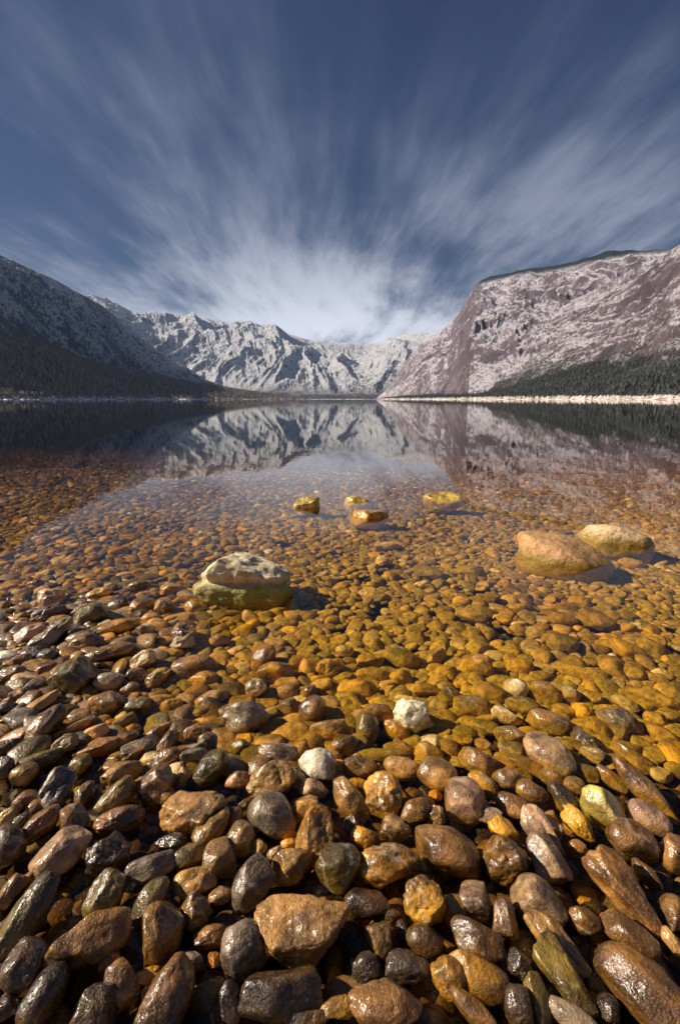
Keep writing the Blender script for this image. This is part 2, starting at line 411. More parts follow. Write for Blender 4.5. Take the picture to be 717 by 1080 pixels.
terrain('mountain', [(396, 420, 4700), (407, 412, 4650), (418, 396, 4600), (432, 375, 4500), (446, 360, 4400), (457, 353, 4350), (468, 346, 4250), (477, 338, 4200), (486, 326, 4100),
                     (492, 315, 4050), (500, 302, 4000), (508, 295, 3950), (516, 292, 3900), (536, 288, 3850), (558, 284, 3800), (575, 281, 3750), (593, 278, 3700), (606, 276, 3650), (618, 272, 3600),
                     (632, 267, 3600), (646, 264, 3550), (678, 265, 3500), (705, 262, 3500), (760, 240, 3450), (900, 215, 3400), (1000, 200, 3400)],
        [(396, 3900), (500, 2300), (717, 1900), (1000, 1500)], M_rightb, 'tall pinkish cliff mountain streaked with snow', 800, 300, 185, 1 / 420., 57, 0.95, 0.6, 12)
M_right2 = mountain_material('near_cliff_rock', (0.15, 0.11, 0.125), (0.30, 0.215, 0.25), (0.96, 0.89, 0.97), 0.54, (0.045, 0.045, 0.045), (40, 210), 2.4)
terrain('mountain', [(430, 420, 3300), (470, 413, 3200), (500, 396, 3100), (520, 380, 3000), (550, 354, 2900), (573, 336, 2850), (590, 325, 2800), (608, 315, 2750), (638, 300, 2700), (655, 290, 2650), (668, 283, 2600),
                     (684, 276, 2550), (698, 270, 2500), (708, 262, 2450), (717, 258, 2400), (760, 235, 2300), (900, 200, 2200), (1000, 180, 2200)],
        [(430, 2900), (520, 2100), (717, 1350), (1000, 1100)], M_right2, 'rugged mauve rock shoulder in front of the cliff', 700, 260, 80, 1 / 260., 71, 1.0, 0.5, 9)
M_rights = mountain_material('right_spur', (0.05, 0.05, 0.045), (0.07, 0.065, 0.055), (0.3, 0.28, 0.28), 0.85, (0.022, 0.027, 0.024), (0, 400), 3.0)
terrain('hill', [(400, 421, 3700), (430, 417, 3500), (480, 412, 2900), (520, 408, 2500), (570, 396, 2150), (620, 382, 1950), (670, 371, 1800), (717, 358, 1700), (800, 330, 1600), (1000, 290, 1500)],
        [(400, 3000), (520, 1700), (717, 1150), (1000, 900)], M_rights, 'dark conifer covered slope above the far shore', 520, 120, 40, 1 / 150., 83, 1.3, 0.4, 5)

# ------------------------------------------------------------------ far woods and frosted shore
def wood(name, key, count, vr, hts, colA, colB, seed, label, pxr, spread=0.22):
    rng = np.random.default_rng(seed)
    px, vv, X, Y, Z = TERR[key]
    ui = rng.uniform(np.searchsorted(px, pxr[0]), np.searchsorted(px, pxr[1]) - 1.01, count)
    v = vr[0] + (vr[1] - vr[0]) * rng.random(count) ** 1.6
    vi = np.interp(v, vv, np.arange(len(vv)))
    i0, j0 = ui.astype(int), vi.astype(int); fu, fv = ui - i0, vi - j0
    def g(A): return (A[i0, j0] * (1 - fu) * (1 - fv) + A[i0 + 1, j0] * fu * (1 - fv) + A[i0, j0 + 1] * (1 - fu) * fv + A[i0 + 1, j0 + 1] * fu * fv)
    bx, by, bz = g(X), g(Y), g(Z)
    keep = bz > -1.5; bx, by, bz = bx[keep], by[keep], bz[keep]; k = len(bx)
    hgt = hts[0] * .7 + (hts[1] * 1.25 - hts[0] * .7) * rng.random(k) ** 1.7; rad = hgt * rng.uniform(spread * .7, spread * 1.3, k)
    rings = [(0.08, 0.9), (0.35, 1.0), (0.38, 0.62), (0.66, 0.72), (0.69, 0.38), (1.0, 0.02)]
    m = 6; base = []
    P = np.zeros((k, len(rings), m, 3))
    for a, (hz, rr) in enumerate(rings):
        for b in range(m):
            ang = 2 * math.pi * b / m + a * 0.5
            jr = rr * rad * rng.uniform(0.7, 1.25, k)
            P[:, a, b, 0] = bx + jr * math.cos(ang); P[:, a, b, 1] = by + jr * math.sin(ang); P[:, a, b, 2] = bz - 0.5 + hz * hgt + rng.uniform(-.03, .03, k) * hgt
    f = []
    for a in range(len(rings) - 1):
        for b in range(m):
            f.append([a * m + b, a * m + (b + 1) % m, (a + 1) * m + (b + 1) % m, (a + 1) * m + b])
    f = np.array(f); L = len(rings) * m
    faces = (f[None] + (np.arange(k) * L)[:, None, None]).reshape(-1, 4)
    mm, n = new_mat(name + '_foliage')
    geo = n.new('ShaderNodeNewGeometry')
    c = n.mix(geo.outputs['Random Per Island'], colA, colB)
    bs = n.new('ShaderNodeBsdfPrincipled', Base_Color=c, Roughness=0.9)
    n.new('ShaderNodeOutputMaterial', Surface=bs.outputs[0])
    link(name, mesh_np(name, P.reshape(-1, 3), faces, False), mm, label, 'woods', 'stuff')


wood('forest', 'hill41', 14000, (0.0, 0.75), (7, 16), (0.09, 0.075, 0.07), (0.34, 0.26, 0.21), 3, 'brown leafless wood on the shaded slope across the lake', (-200, 328))
wood('forest', 'hill83', 17000, (0.0, 0.93), (5, 11), (0.022, 0.03, 0.028), (0.10, 0.095, 0.08), 4, 'dark evergreen wood under the pink cliff', (404, 950))
wood('bushes', 'hill41', 2600, (0.006, 0.035), (3, 8), (0.35, 0.36, 0.40), (0.8, 0.8, 0.84), 5, 'frost whitened bushes along the shore below the brown wood', (-200, 328), 0.6)
wood('bushes', 'hill83', 2600, (0.006, 0.03), (3, 9), (0.5, 0.40, 0.36), (0.85, 0.76, 0.72), 6, 'frost whitened bushes along the shore below the evergreens', (404, 950), 0.6)


def snow_shore(key, seed, label):
    px, vv, X, Y, Z = TERR[key]
    rng = np.random.default_rng(seed)
    nx = len(px); r = np.hypot(X[:, 0], Y[:, 0]); ux, uy = X[:, 0] / r, Y[:, 0] / r
    P = []
    for off, z in ((-26, -0.6), (-20, 0.9), (-6, 1.8), (30, 3.0), (60, -2)):
        jj = 28 * fbm(px * 0.15, px * 0, 0.0, 4, seed)
        zz = z + (0.8 * fbm(px * 0.5, px * 0 + 4, 0, 3, seed) if z > 0 else 0)
        P.append(np.stack([ux * (r + off + jj), uy * (r + off + jj), zz + 0 * px], 1))
    P = np.stack(P, 1)
    m, n = new_mat('shore_snow')
    geo = n.new('ShaderNodeNewGeometry')
    c = n.mix(n.ramp(n.noise(geo.outputs['Position'], 0.03, 5, 0.7), 0.42, 0.6), (0.82, 0.8, 0.82), (0.25, 0.2, 0.17))
    b = n.new('ShaderNodeBsdfPrincipled', Base_Color=c, Roughness=0.8); n.new('ShaderNodeOutputMaterial', Surface=b.outputs[0])
    link('shore', mesh_np('shore', P.reshape(-1, 3), grid_faces(nx, 5)), m, label, 'shore', 'structure')


snow_shore('hill41', 7, 'snow covered strip of far shore below the brown wood')
snow_shore('hill83', 8, 'snow covered strip of far shore below the evergreens')
snow_shore('mountain11', 9, 'snow covered strip of shore at the head of the lake')

# ------------------------------------------------------------------ the air
hv = np.array([[x_, y_, z_] for z_ in (-60, 1500) for x_, y_ in ((-11500, -300), (11500, -300), (11500, 11800), (-11500, 11800))])
hm, hn = new_mat('thin_blue_air')
pv = hn.new('ShaderNodeVolumePrincipled', Color=(0.45, 0.66, 1.0, 1), Density=HAZE, Anisotropy=0.2)
hn.new('ShaderNodeOutputMaterial', Volume=pv.outputs[0])
link('haze', mesh_np('haze', hv, np.array([[3, 2, 1, 0], [4, 5, 6, 7], [1, 5, 4, 0], [2, 6, 5, 1], [3, 7, 6, 2], [0, 4, 7, 3]]), False), hm,
     'thin bluish winter air over the lake', 'haze', 'stuff')

# ------------------------------------------------------------------ stones: shapes
import bmesh
def ico(sub):
    bm = bmesh.new(); bmesh.ops.create_icosphere(bm, subdivisions=sub, radius=1.0)
    v = np.array([p.co[:] for p in bm.verts]); f = np.array([[q.index for q in p.verts] for p in bm.faces]); bm.free()
    v /= np.linalg.norm(v, axis=1)[:, None]
    return v, f


ICO = {s: ico(s) for s in (2, 3, 4, 5, 6)}


def rock_shape(sub, seed, ang=0.5, planes=None, rough=1.0, soft=0.8):
    """unit stone; ang 0 = water worn egg, 1 = broken block"""
    v, f = ICO[sub]; v = v.copy(); rng = np.random.default_rng(seed)
    e = 1.0 - 0.12 * ang
    v = np.sign(v) * np.abs(v) ** e
    v *= (1 + (0.17 + 0.13 * ang) * fbm(v[:, 0] * 0.9 + seed * 3.1, v[:, 1] * 0.9, v[:, 2] * 0.9, 2, seed))[:, None]
    pl = list(planes or [])
    for k in range(int(round(2 + 7 * ang))):
        d = rng.normal(size=3); d /= np.linalg.norm(d)
        pl.append((d, rng.uniform(0.58, 0.9)))
    for d, c in pl:
        d = np.array(d, float); d /= np.linalg.norm(d)
        t = v @ d - c
        k = 0.05 + 0.12 * (1 - ang)
        pen = np.where(t > 0, t * t / (t + k), 0)
        v -= np.outer(pen * (soft + 0.17 * ang), d)
    if sub >= 3:
        nrm = v / np.linalg.norm(v, axis=1)[:, None]
        q = v * 2.1 + seed
        v += nrm * (rough * (0.034 + 0.035 * ang) * fbm(q[:, 0], q[:, 1], q[:, 2], 4, seed + 4))[:, None]
        if sub >= 5:
            q = v * 6.5 + 3 * seed
            v += nrm * (rough * (0.010 + 0.012 * ang) * fbm(q[:, 0], q[:, 1], q[:, 2], 4, seed + 14, False, 0.6))[:, None]
        if ang > 0.45:
            q = v * 1.7 - seed
            rd = fbm(q[:, 0], q[:, 1], q[:, 2], 3, seed + 8, True)
            v -= nrm * (rough * 0.07 * ang * np.clip(rd - 0.45, 0, 1))[:, None]
    m0, m1 = v.min(0), v.max(0)
    v = (v - (m0 + m1) / 2) / ((m1 - m0) / 2)
    return v, f


PROTO = {}
def proto(kind, i, sub=5):
    key = (kind, i, sub)
    if key not in PROTO:
        ang = {'round': 0.16, 'worn': 0.52, 'blocky': 0.85, 'rugged': 1.15}[kind]
        v, f = rock_shape(sub, 100 + i * 7 + {'round': 0, 'worn': 31, 'blocky': 57, 'rugged': 83}[kind], ang, rough={'round': .5, 'worn': 1.0, 'blocky': 1.3, 'rugged': 1.9}[kind])
        PROTO[key] = mesh_np('stone_' + kind, v, f)
        PROTO[key].materials.append(M_STONE)
    return PROTO[key]


TONE = {'tan': (.50, .275, .075), 'brown': (.28, .135, .030), 'dark': (.09, .048, .018), 'gold': (.60, .30, .022), 'olive': (.20, .135, .018),
        'white': (.86, .79, .68), 'pink': (.50, .31, .18), 'grey': (.27, .20, .13), 'cream': (.72, .53, .28), 'orange': (.5, .17, .015)}
TONEWORD = {'tan': 'tawny', 'brown': 'brown', 'dark': 'dark brown', 'gold': 'golden', 'olive': 'olive', 'white': 'white', 'pink': 'pinkish',
            'grey': 'grey', 'cream': 'cream', 'orange': 'orange'}

K = 2.9875
# crop origin, then stones: cx, cy, long, short, angle, tone, shape kind, landmark phrase + own label
R, W_, B_, G_ = 'round', 'worn', 'blocky', 'rugged'
CROPS = [
 ((0, 930), [
  (85, 105, 290, 105, 40, 'olive', B_, 'the long olive slab', 'long olive brown slab lying aslant on the stones of the lower left edge'),
  (330, 45, 155, 120, 40, 'olive', W_), (475, 60, 165, 90, 38, 'olive', W_),
  (280, 190, 272, 170, -5, 'brown', W_, 'the big pear shaped stone', 'big wet brown pear shaped stone with its point to the right'),
  (505, 165, 200, 145, 62, 'brown', W_), (615, 95, 115, 105, 60, 'brown', B_), (660, 175, 110, 80, 0, 'brown', B_),
  (80, 265, 165, 150, 50, 'dark', W_), (140, 360, 190, 130, 32, 'dark', R),
  (380, 325, 185, 85, 102, 'brown', B_), (530, 370, 230, 170, 35, 'brown', B_, 'the bumpy stone in the bottom row', 'bumpy brown stone with a worn ridge in the bottom row'),
  (295, 400, 160, 140, 70, 'dark', B_), (460, 300, 90, 55, 0, 'gold', B_), (590, 258, 95, 80, 0, 'dark', W_), (675, 245, 55, 45, 90, 'orange', B_),
  (30, 30, 115, 50, 42, 'tan', B_), (620, 12, 130, 75, 0, 'tan', R), (697, 42, 75, 60, 0, 'tan', W_), (15, 400, 90, 60, 90, 'dark', W_), (345, 250, 75, 60, 30, 'brown', W_)]),
 ((240, 930), [
  (235, 155, 300, 232, -4, 'tan', 'flat', 'the flat topped boulder', 'broad flat topped tan boulder with a fluted broken side, largest in the foreground'),
  (45, 215, 185, 130, 100, 'grey', W_), (175, 352, 265, 195, -12, 'dark', B_, 'the cracked dark boulder', 'large dark cracked stone leaning under the flat topped boulder'),
  (440, 70, 155, 90, -5, 'dark', R), (485, 185, 130, 82, -65, 'tan', B_), (435, 270, 100, 90, 30, 'dark', B_), (345, 400, 115, 80, 10, 'gold', B_),
  (495, 385, 225, 165, -5, 'brown', W_, 'the rounded mauve brown stone', 'rounded mauve brown wet stone with a pale shine in the bottom row'),
  (565, 265, 145, 110, 10, 'grey', B_), (620, 185, 115, 110, 0, 'brown', R), (620, 60, 165, 125, 95, 'gold', G_), (697, 300, 140, 120, 75, 'gold', W_),
  (550, 155, 80, 40, -75, 'dark', W_), (10, 380, 160, 60, 95, 'dark', W_), (240, 440, 170, 60, 0, 'dark', W_), (510, 105, 65, 50, 0, 'brown', W_), (698, 80, 100, 50, 90, 'gold', W_)]),
 ((477, 930), [
  (70, 60, 130, 98, -72, 'pink', W_), (270, 62, 172, 165, 0, 'pink', R, 'the round pale stone', 'round pale pinkish stone like a ball among darker wet stones'),
  (160, 115, 145, 75, -72, 'brown', W_),
  (545, 30, 300, 135, -32, 'brown', B_, 'the long wet stone', 'long wet brown stone aslant with a bright glint along its top'),
  (415, 125, 98, 92, 0, 'brown', R), (555, 167, 190, 115, -3, 'brown', R), (325, 195, 235, 110, -30, 'tan', B_, 'the two toned wedge', 'wedge shaped stone half tan and half blackish'),
  (75, 190, 185, 120, -10, 'brown', W_), (75, 300, 200, 150, -5, 'gold', W_, 'the golden brown stone', 'golden brown rounded wet stone with an amber hollow in the lower rows'),
  (345, 300, 265, 112, -38, 'olive', W_), (610, 345, 310, 230, -10, 'brown', W_, 'the big wet corner stone', 'big wet brown stone sparkling with water in the lower right corner'),
  (690, 190, 85, 60, -25, 'tan', W_), (692, 95, 135, 80, 90, 'brown', W_), (380, 430, 175, 90, 0, 'grey', R), (205, 392, 150, 80, -75, 'dark', W_),
  (270, 370, 175, 70, -62, 'olive', W_), (70, 412, 190, 80, -20, 'brown', W_), (10, 95, 120, 60, 90, 'gold', W_), (215, 265, 105, 80, 90, 'dark', W_), (490, 395, 95, 70, 90, 'dark', W_)]),
 ((0, 790), [
  (80, 80, 88, 76, 0, 'tan', R), (180, 125, 145, 100, 42, 'grey', B_), (80, 160, 78, 60, 0, 'brown', R), (118, 180, 60, 50, 0, 'brown', R), (130, 235, 145, 75, 22, 'brown', R),
  (235, 225, 115, 95, 70, 'brown', B_), (195, 325, 185, 135, 18, 'pink', W_, 'the pinkish humped stone', 'pinkish humped stone with a white patch, beside a blocky dark stone'),
  (345, 330, 145, 130, 80, 'dark', B_), (375, 225, 170, 85, -5, 'brown', G_), (385, 75, 135, 76, 10, 'tan', B_), (370, 155, 145, 90, 25, 'olive', B_), (260, 145, 105, 50, 40, 'brown', W_),
  (495, 110, 125, 105, 45, 'brown', W_), (610, 190, 205, 155, 12, 'tan', G_, 'the big rough tan stone', 'big rough tan stone with a sandy pitted face'),
  (665, 250, 165, 80, 40, 'tan', W_), (540, 295, 105, 60, -10, 'dark', W_), (480, 375, 170, 85, -5, 'grey', W_), (595, 340, 115, 80, 0, 'olive', R), (688, 350, 150, 95, 108, 'tan', R),
  (610, 415, 125, 80, -8, 'tan', R), (25, 300, 155, 100, 95, 'dark', R), (30, 205, 95, 50, 25, 'tan', W_), (520, 30, 145, 55, 10, 'brown', W_), (610, 25, 92, 62, -10, 'grey', B_),
  (665, 60, 140, 80, 38, 'olive', W_), (70, 420, 105, 42, 20, 'tan', B_), (15, 60, 85, 60, 90, 'dark', W_), (580, 90, 60, 45, 60, 'tan', W_), (525, 150, 62, 58, 0, 'gold', R),
  (60, 232, 90, 42, 25, 'dark', W_), (130, 35, 145, 55, -5, 'olive', W_), (250, 50, 85, 60, 30, 'olive', W_), (420, 15, 95, 45, 5, 'brown', W_)]),
 ((240, 790), [
  (285, 45, 122, 96, -5, 'white', B_, 'the white block', 'chalk white blocky stone with a faint pink tinge'),
  (160, 18, 135, 70, -5, 'pink', W_), (140, 95, 170, 105, 10, 'tan', B_, 'the humped tan stone', 'humped tan stone with a raised knob, beside the white block'),
  (145, 205, 165, 130, -32, 'grey', R, 'the smooth grey stone', 'smooth blue grey stone with a soft crease, duller than its neighbours'),
  (270, 125, 98, 60, -5, 'pink', R), (385, 160, 170, 76, -48, 'tan', R), (490, 145, 150, 115, 100, 'gold', G_, 'the veined rough stone', 'rough upright golden brown stone split by pale veins'),
  (415, 60, 108, 75, 0, 'brown', R), (545, 60, 118, 70, -10, 'tan', W_), (660, 80, 125, 108, 0, 'tan', R), (285, 275, 200, 120, 62, 'gold', G_, 'the upright craggy stone', 'tall craggy golden stone standing on end'),
  (40, 285, 125, 82, 65, 'tan', R), (20, 215, 70, 60, 90, 'brown', W_), (205, 370, 130, 115, 0, 'tan', B_), (350, 375, 160, 140, 90, 'olive', W_), (430, 280, 85, 75, 0, 'gold', B_),
  (505, 365, 185, 145, 0, 'gold', G_, 'the pitted golden stone', 'pitted golden stone catching the sun on its broken top'),
  (530, 250, 95, 85, 0, 'tan', B_), (585, 200, 125, 70, 38, 'brown', W_), (690, 320, 215, 150, -12, 'brown', W_), (245, 195, 100, 80, 90, 'gold', W_),
  (75, 425, 165, 118, 42, 'grey', R, 'the dark grey stone', 'dark grey rounded stone with a pale rim behind the flat topped boulder'),
  (390, 235, 60, 50, 90, 'grey', B_), (100, 310, 60, 50, 90, 'tan', W_), (150, 330, 52, 48, 0, 'pink', W_), (195, 300, 52, 40, 10, 'gold', B_), (190, 265, 52, 50, 0, 'gold', B_),
  (50, 180, 42, 32, 30, 'tan', R), (350, 90, 52, 32, 0, 'tan', R), (655, 215, 85, 50, 105, 'tan', B_), (410, 110, 62, 36, -10, 'gold', W_), (655, 145, 42, 36, 0, 'orange', R),
  (490, 20, 180, 42, 5, 'olive', W_), (620, 165, 62, 42, 0, 'tan', R), (30, 100, 75, 60, 10, 'brown', W_)]),
 ((477, 790), [
  (40, 160, 150, 130, 82, 'pink', R, 'the round mauve stone', 'round mauve stone with a chalky cap, egg shaped'),
  (115, 205, 88, 52, 15, 'cream', B_), (85, 45, 135, 76, -10, 'brown', R), (175, 100, 98, 76, 0, 'brown', R), (225, 50, 135, 52, -10, 'brown', W_), (250, 135, 98, 72, 0, 'brown', R),
  (190, 180, 110, 72, -15, 'brown', R), (285, 265, 200, 92, -38, 'pink', W_), (290, 345, 175, 108, -48, 'pink', W_, 'the glossy pinkish stone', 'glossy pinkish stone with a wet flat face'),
  (160, 355, 155, 140, 60, 'brown', B_), (470, 185, 145, 118, -30, 'yellow', R, 'the glowing yellow stone', 'glowing yellow stone with a cream centre'),
  (565, 290, 155, 140, 0, 'brown', R, 'the round brown stone', 'big round brown stone below the glowing yellow one'),
  (618, 215, 135, 92, -15, 'pink', R), (385, 115, 72, 60, 0, 'tan', R), (600, 125, 260, 72, -32, 'brown', W_), (500, 95, 115, 48, -25, 'brown', R),
  (340, 150, 115, 70, -32, 'dark', B_), (395, 235, 140, 70, -35, 'gold', B_), (160, 250, 105, 62, -20, 'gold', B_), (100, 110, 115, 55, -35, 'gold', W_), (420, 75, 85, 52, 0, 'brown', W_),
  (310, 20, 195, 112, -20, 'pink', W_, 'the wet pink hump', 'large pink hump glistening with water at the shore edge'),
  (440, 20, 85, 55, 0, 'grey', G_), (570, 30, 155, 52, -15, 'brown', R), (395, 315, 62, 60, 0, 'brown', W_), (700, 330, 145, 85, 90, 'brown', W_), (310, 90, 82, 52, 0, 'brown', R), (610, 395, 115, 60, -30, 'brown', W_)]),
 ((0, 670), [
  (230, 130, 145, 110, 28, 'olive', R, 'the mossy dark stone', 'dark stone with green moss standing clear of the shallows'),
  (345, 150, 98, 66, -10, 'grey', R), (335, 215, 118, 72, -5, 'tan', W_), (430, 125, 72, 46, 0, 'pink', B_), (500, 135, 82, 62, 10, 'tan', B_), (450, 75, 82, 56, 0, 'cream', B_),
  (410, 170, 62, 42, 20, 'pink', R), (140, 285, 170, 76, 36, 'brown', R, 'the flat oval brown stone', 'flat oval brown stone tilted up to the right'),
  (205, 340, 92, 56, -5, 'cream', G_, 'the crusty cream stone', 'small crusty cream stone in front of the flat oval one'),
  (305, 310, 82, 52, 0, 'tan', W_), (395, 270, 82, 46, 0, 'tan', W_), (440, 225, 92, 62, 0, 'olive', W_), (225, 298, 150, 40, 3, 'brown', W_), (330, 350, 115, 60, -5, 'brown', G_),
  (505, 300, 105, 48, 15, 'tan', B_), (530, 340, 95, 56, 32, 'tan', B_), (655, 335, 64, 60, 0, 'olive', R), (640, 300, 125, 52, 0, 'brown', W_), (670, 200, 115, 52, 10, 'tan', W_),
  (540, 225, 72, 52, 0, 'gold', W_), (610, 95, 145, 62, 0, 'brown', R), (640, 140, 105, 50, 5, 'gold', R), (580, 20, 95, 52, 15, 'cream', B_), (350, 55, 165, 52, 3, 'brown', W_),
  (150, 65, 65, 48, 0, 'grey', R), (130, 215, 135, 38, 20, 'tan', W_), (110, 160, 85, 48, 10, 'grey', W_), (150, 105, 74, 46, 0, 'brown', W_), (270, 20, 105, 48, 0, 'tan', R), (130, 15, 100, 42, 25, 'grey', W_),
  (60, 190, 64, 46, 0, 'brown', R), (70, 80, 70, 42, 10, 'brown', W_), (20, 225, 56, 42, 0, 'grey', R), (690, 20, 75, 42, 0, 'tan', R), (400, 325, 85, 52, 20, 'brown', W_), (440, 355, 115, 52, 0, 'grey', R),
  (610, 370, 95, 52, 0, 'grey', B_), (550, 55, 62, 36, 0, 'tan', R), (40, 120, 92, 50, 8, 'brown', W_), (30, 350, 95, 42, -8, 'dark', W_)]),
 ((240, 670), [
  (150, 120, 125, 68, -3, 'gold', R, 'the pale capped stone', 'golden stone under the surface with a pale dry cap'),
  (90, 165, 66, 60, 0, 'cream', R), (190, 180, 78, 50, 0, 'tan', R), (60, 260, 160, 100, -8, 'grey', G_, 'the jagged grey stone', 'jagged grey mauve stone breaking the surface'),
  (320, 300, 130, 60, 5, 'tan', W_), (265, 240, 105, 82, 60, 'brown', R), (195, 225, 78, 52, 0, 'brown', R), (410, 170, 135, 56, -3, 'gold', R), (460, 125, 115, 48, 0, 'gold', W_),
  (475, 245, 92, 58, -10, 'brown', R), (585, 255, 128, 98, -5, 'white', G_, 'the pale pointed stone', 'pale knobbly pointed stone standing out of amber water'),
  (645, 68, 95, 58, 0, 'pink', B_), (545, 75, 125, 62, -5, 'olive', R), (545, 135, 78, 52, 0, 'gold', R), (620, 175, 115, 48, 0, 'tan', R), (370, 50, 56, 38, 0, 'cream', R),
  (585, 207, 130, 26, -3, 'cream', W_), (110, 75, 105, 72, 50, 'brown', R), (450, 85, 85, 60, 0, 'gold', B_), (700, 200, 75, 72, 0, 'olive', R), (440, 290, 105, 72, 105, 'olive', R),
  (365, 350, 95, 70, 0, 'brown', W_), (540, 360, 105, 52, 0, 'brown', W_), (690, 120, 75, 52, 0, 'gold', W_), (697, 355, 62, 60, 0, 'brown', W_), (530, 300, 95, 60, -20, 'gold', W_),
  (320, 105, 85, 60, 0, 'gold', B_), (215, 90, 85, 42, 0, 'gold', R), (250, 185, 72, 52, 40, 'brown', W_), (35, 350, 75, 48, 0, 'olive', W_)]),
 ((477, 670), [
  (75, 100, 118, 76, 5, 'gold', B_), (200, 165, 76, 56, 0, 'white', R, 'the small white stone', 'small egg shaped white stone next to a brown pair'),
  (295, 185, 110, 70, -20, 'brown', R), (370, 190, 66, 58, -10, 'cream', B_), (170, 255, 105, 50, -8, 'cream', B_), (220, 225, 115, 62, 0, 'olive', R), (310, 280, 155, 76, -5, 'brown', R),
  (525, 275, 140, 98, -32, 'grey', G_, 'the layered stone', 'layered grey brown stone with slanting ridges'), (185, 320, 118, 68, -5, 'tan', R),
  (540, 45, 168, 54, -9, 'gold', R, 'the bright gold oval stone', 'bright gold oval stone shining through the water'),
  (420, 345, 130, 66, -35, 'dark', G_), (410, 240, 78, 52, 0, 'gold', B_), (120, 185, 125, 70, 0, 'gold', R), (60, 225, 135, 70, 0, 'olive', R), (380, 115, 155, 42, -3, 'gold', W_),
  (345, 30, 105, 66, 0, 'olive', R), (80, 40, 95, 48, 0, 'olive', R), (210, 100, 95, 55, 0, 'gold', W_), (510, 110, 115, 60, -20, 'brown', R), (545, 215, 95, 38, -15, 'cream', W_), (640, 270, 85, 56, 0, 'brown', R),
  (640, 205, 185, 52, -3, 'brown', W_), (430, 200, 95, 52, 0, 'brown', R), (100, 290, 95, 48, 0, 'olive', R), (630, 40, 115, 46, -15, 'brown', R), (30, 340, 64, 60, 0, 'gold', W_), (570, 125, 85, 50, 0, 'brown', R),
  (470, 300, 90, 46, -35, 'gold', W_), (30, 155, 52, 42, 0, 'gold', B_), (640, 140, 85, 42, 0, 'brown', R), (660, 320, 125, 60, -10, 'brown', W_), (90, 350, 62, 50, 0, 'brown', W_)]),
 ((0, 560), [
  (165, 210, 85, 76, 10, 'pink', B_, 'the tan block at the waterline', 'tan pink block standing at the waterline'),
  (165, 262, 140, 52, 8, 'grey', B_), (170, 325, 160, 56, 28, 'grey', G_), (90, 325, 115, 50, 20, 'pink', W_), (285, 262, 115, 66, 0, 'olive', W_), (315, 198, 92, 38, 8, 'tan', W_),
  (255, 340, 95, 48, 0, 'pink', R), (575, 335, 95, 76, 60, 'tan', B_), (520, 240, 66, 56, 0, 'tan', B_), (450, 235, 85, 48, 0, 'tan', W_), (440, 175, 80, 40, 0, 'tan', W_), (545, 185, 82, 42, 0, 'tan', W_),
  (460, 310, 64, 38, 0, 'cream', B_), (370, 302, 150, 46, 5, 'gold', R), (375, 65, 72, 30, 0, 'gold', R, 'the far yellow stone', 'yellow stone glowing under water far out on the left'), (620, 240, 92, 48, 0, 'gold', R)]),
]
TONE['yellow'] = (.68, .51, .11); TONEWORD['yellow'] = 'yellow'

CP, SP = math.cos(PITCH), math.sin(PITCH)


def place(px, py, L, S, ang, lift=0.5, tk=None):
    """solve for centre and matrix of a stone that fills the ellipse (L x S pixels, turned by ang) seen at px, py"""
    d = ray(px, py); dn = d / np.linalg.norm(d)
    th = math.asin(-dn[2]); ca = F / np.linalg.norm(d)
    right = np.cross(dn, (0, 0, 1)); right /= np.linalg.norm(right); up = np.cross(right, dn)
    a = math.radians(ang)
    cv = abs(540 - py) / math.hypot(px - 358.5 + 1e-6, 540 - py)
    cvert = 1 - (1 - ca) * cv; choriz = 1 - (1 - ca) * (1 - cv)
    e1 = np.array([math.cos(a) * choriz, math.sin(a) * cvert]); e2 = np.array([-math.sin(a) * choriz, math.cos(a) * cvert])
    l1, l2 = np.linalg.norm(e1), np.linalg.norm(e2)
    A1 = (math.cos(a) * right + math.sin(a) * up); A2 = (-math.sin(a) * right + math.cos(a) * up); A3 = -dn
    s = CAMZ / -dn[2]
    t = tk if tk else (0.72 * math.sin(th) ** 2 + 1.35 * math.cos(th) ** 2)
    for _ in range(8):
        k = s * ca / F
        r1, r2 = L / 2 * k * l1, S / 2 * k * l2
        r3 = min(t * r2, r1 * 1.05)
        M = np.stack([A1 * r1, A2 * r2, A3 * r3], 1)
        ez = np.linalg.norm(M[2])
        c = np.array([0, 0, CAMZ]) + dn * s
        zt = float(bed_z(c[0], c[1])) + lift * ez
        s = (CAMZ - zt) / -dn[2]
    c = np.array([0, 0, CAMZ]) + dn * s
    return c, M, (r1, r2, r3)


def apply(o, c, M):
    m = Matrix.Identity(4)
    for i in range(3):
        for j in range(3): m[i][j] = M[i, j]
        m[i][3] = c[i]
    o.matrix_world = m


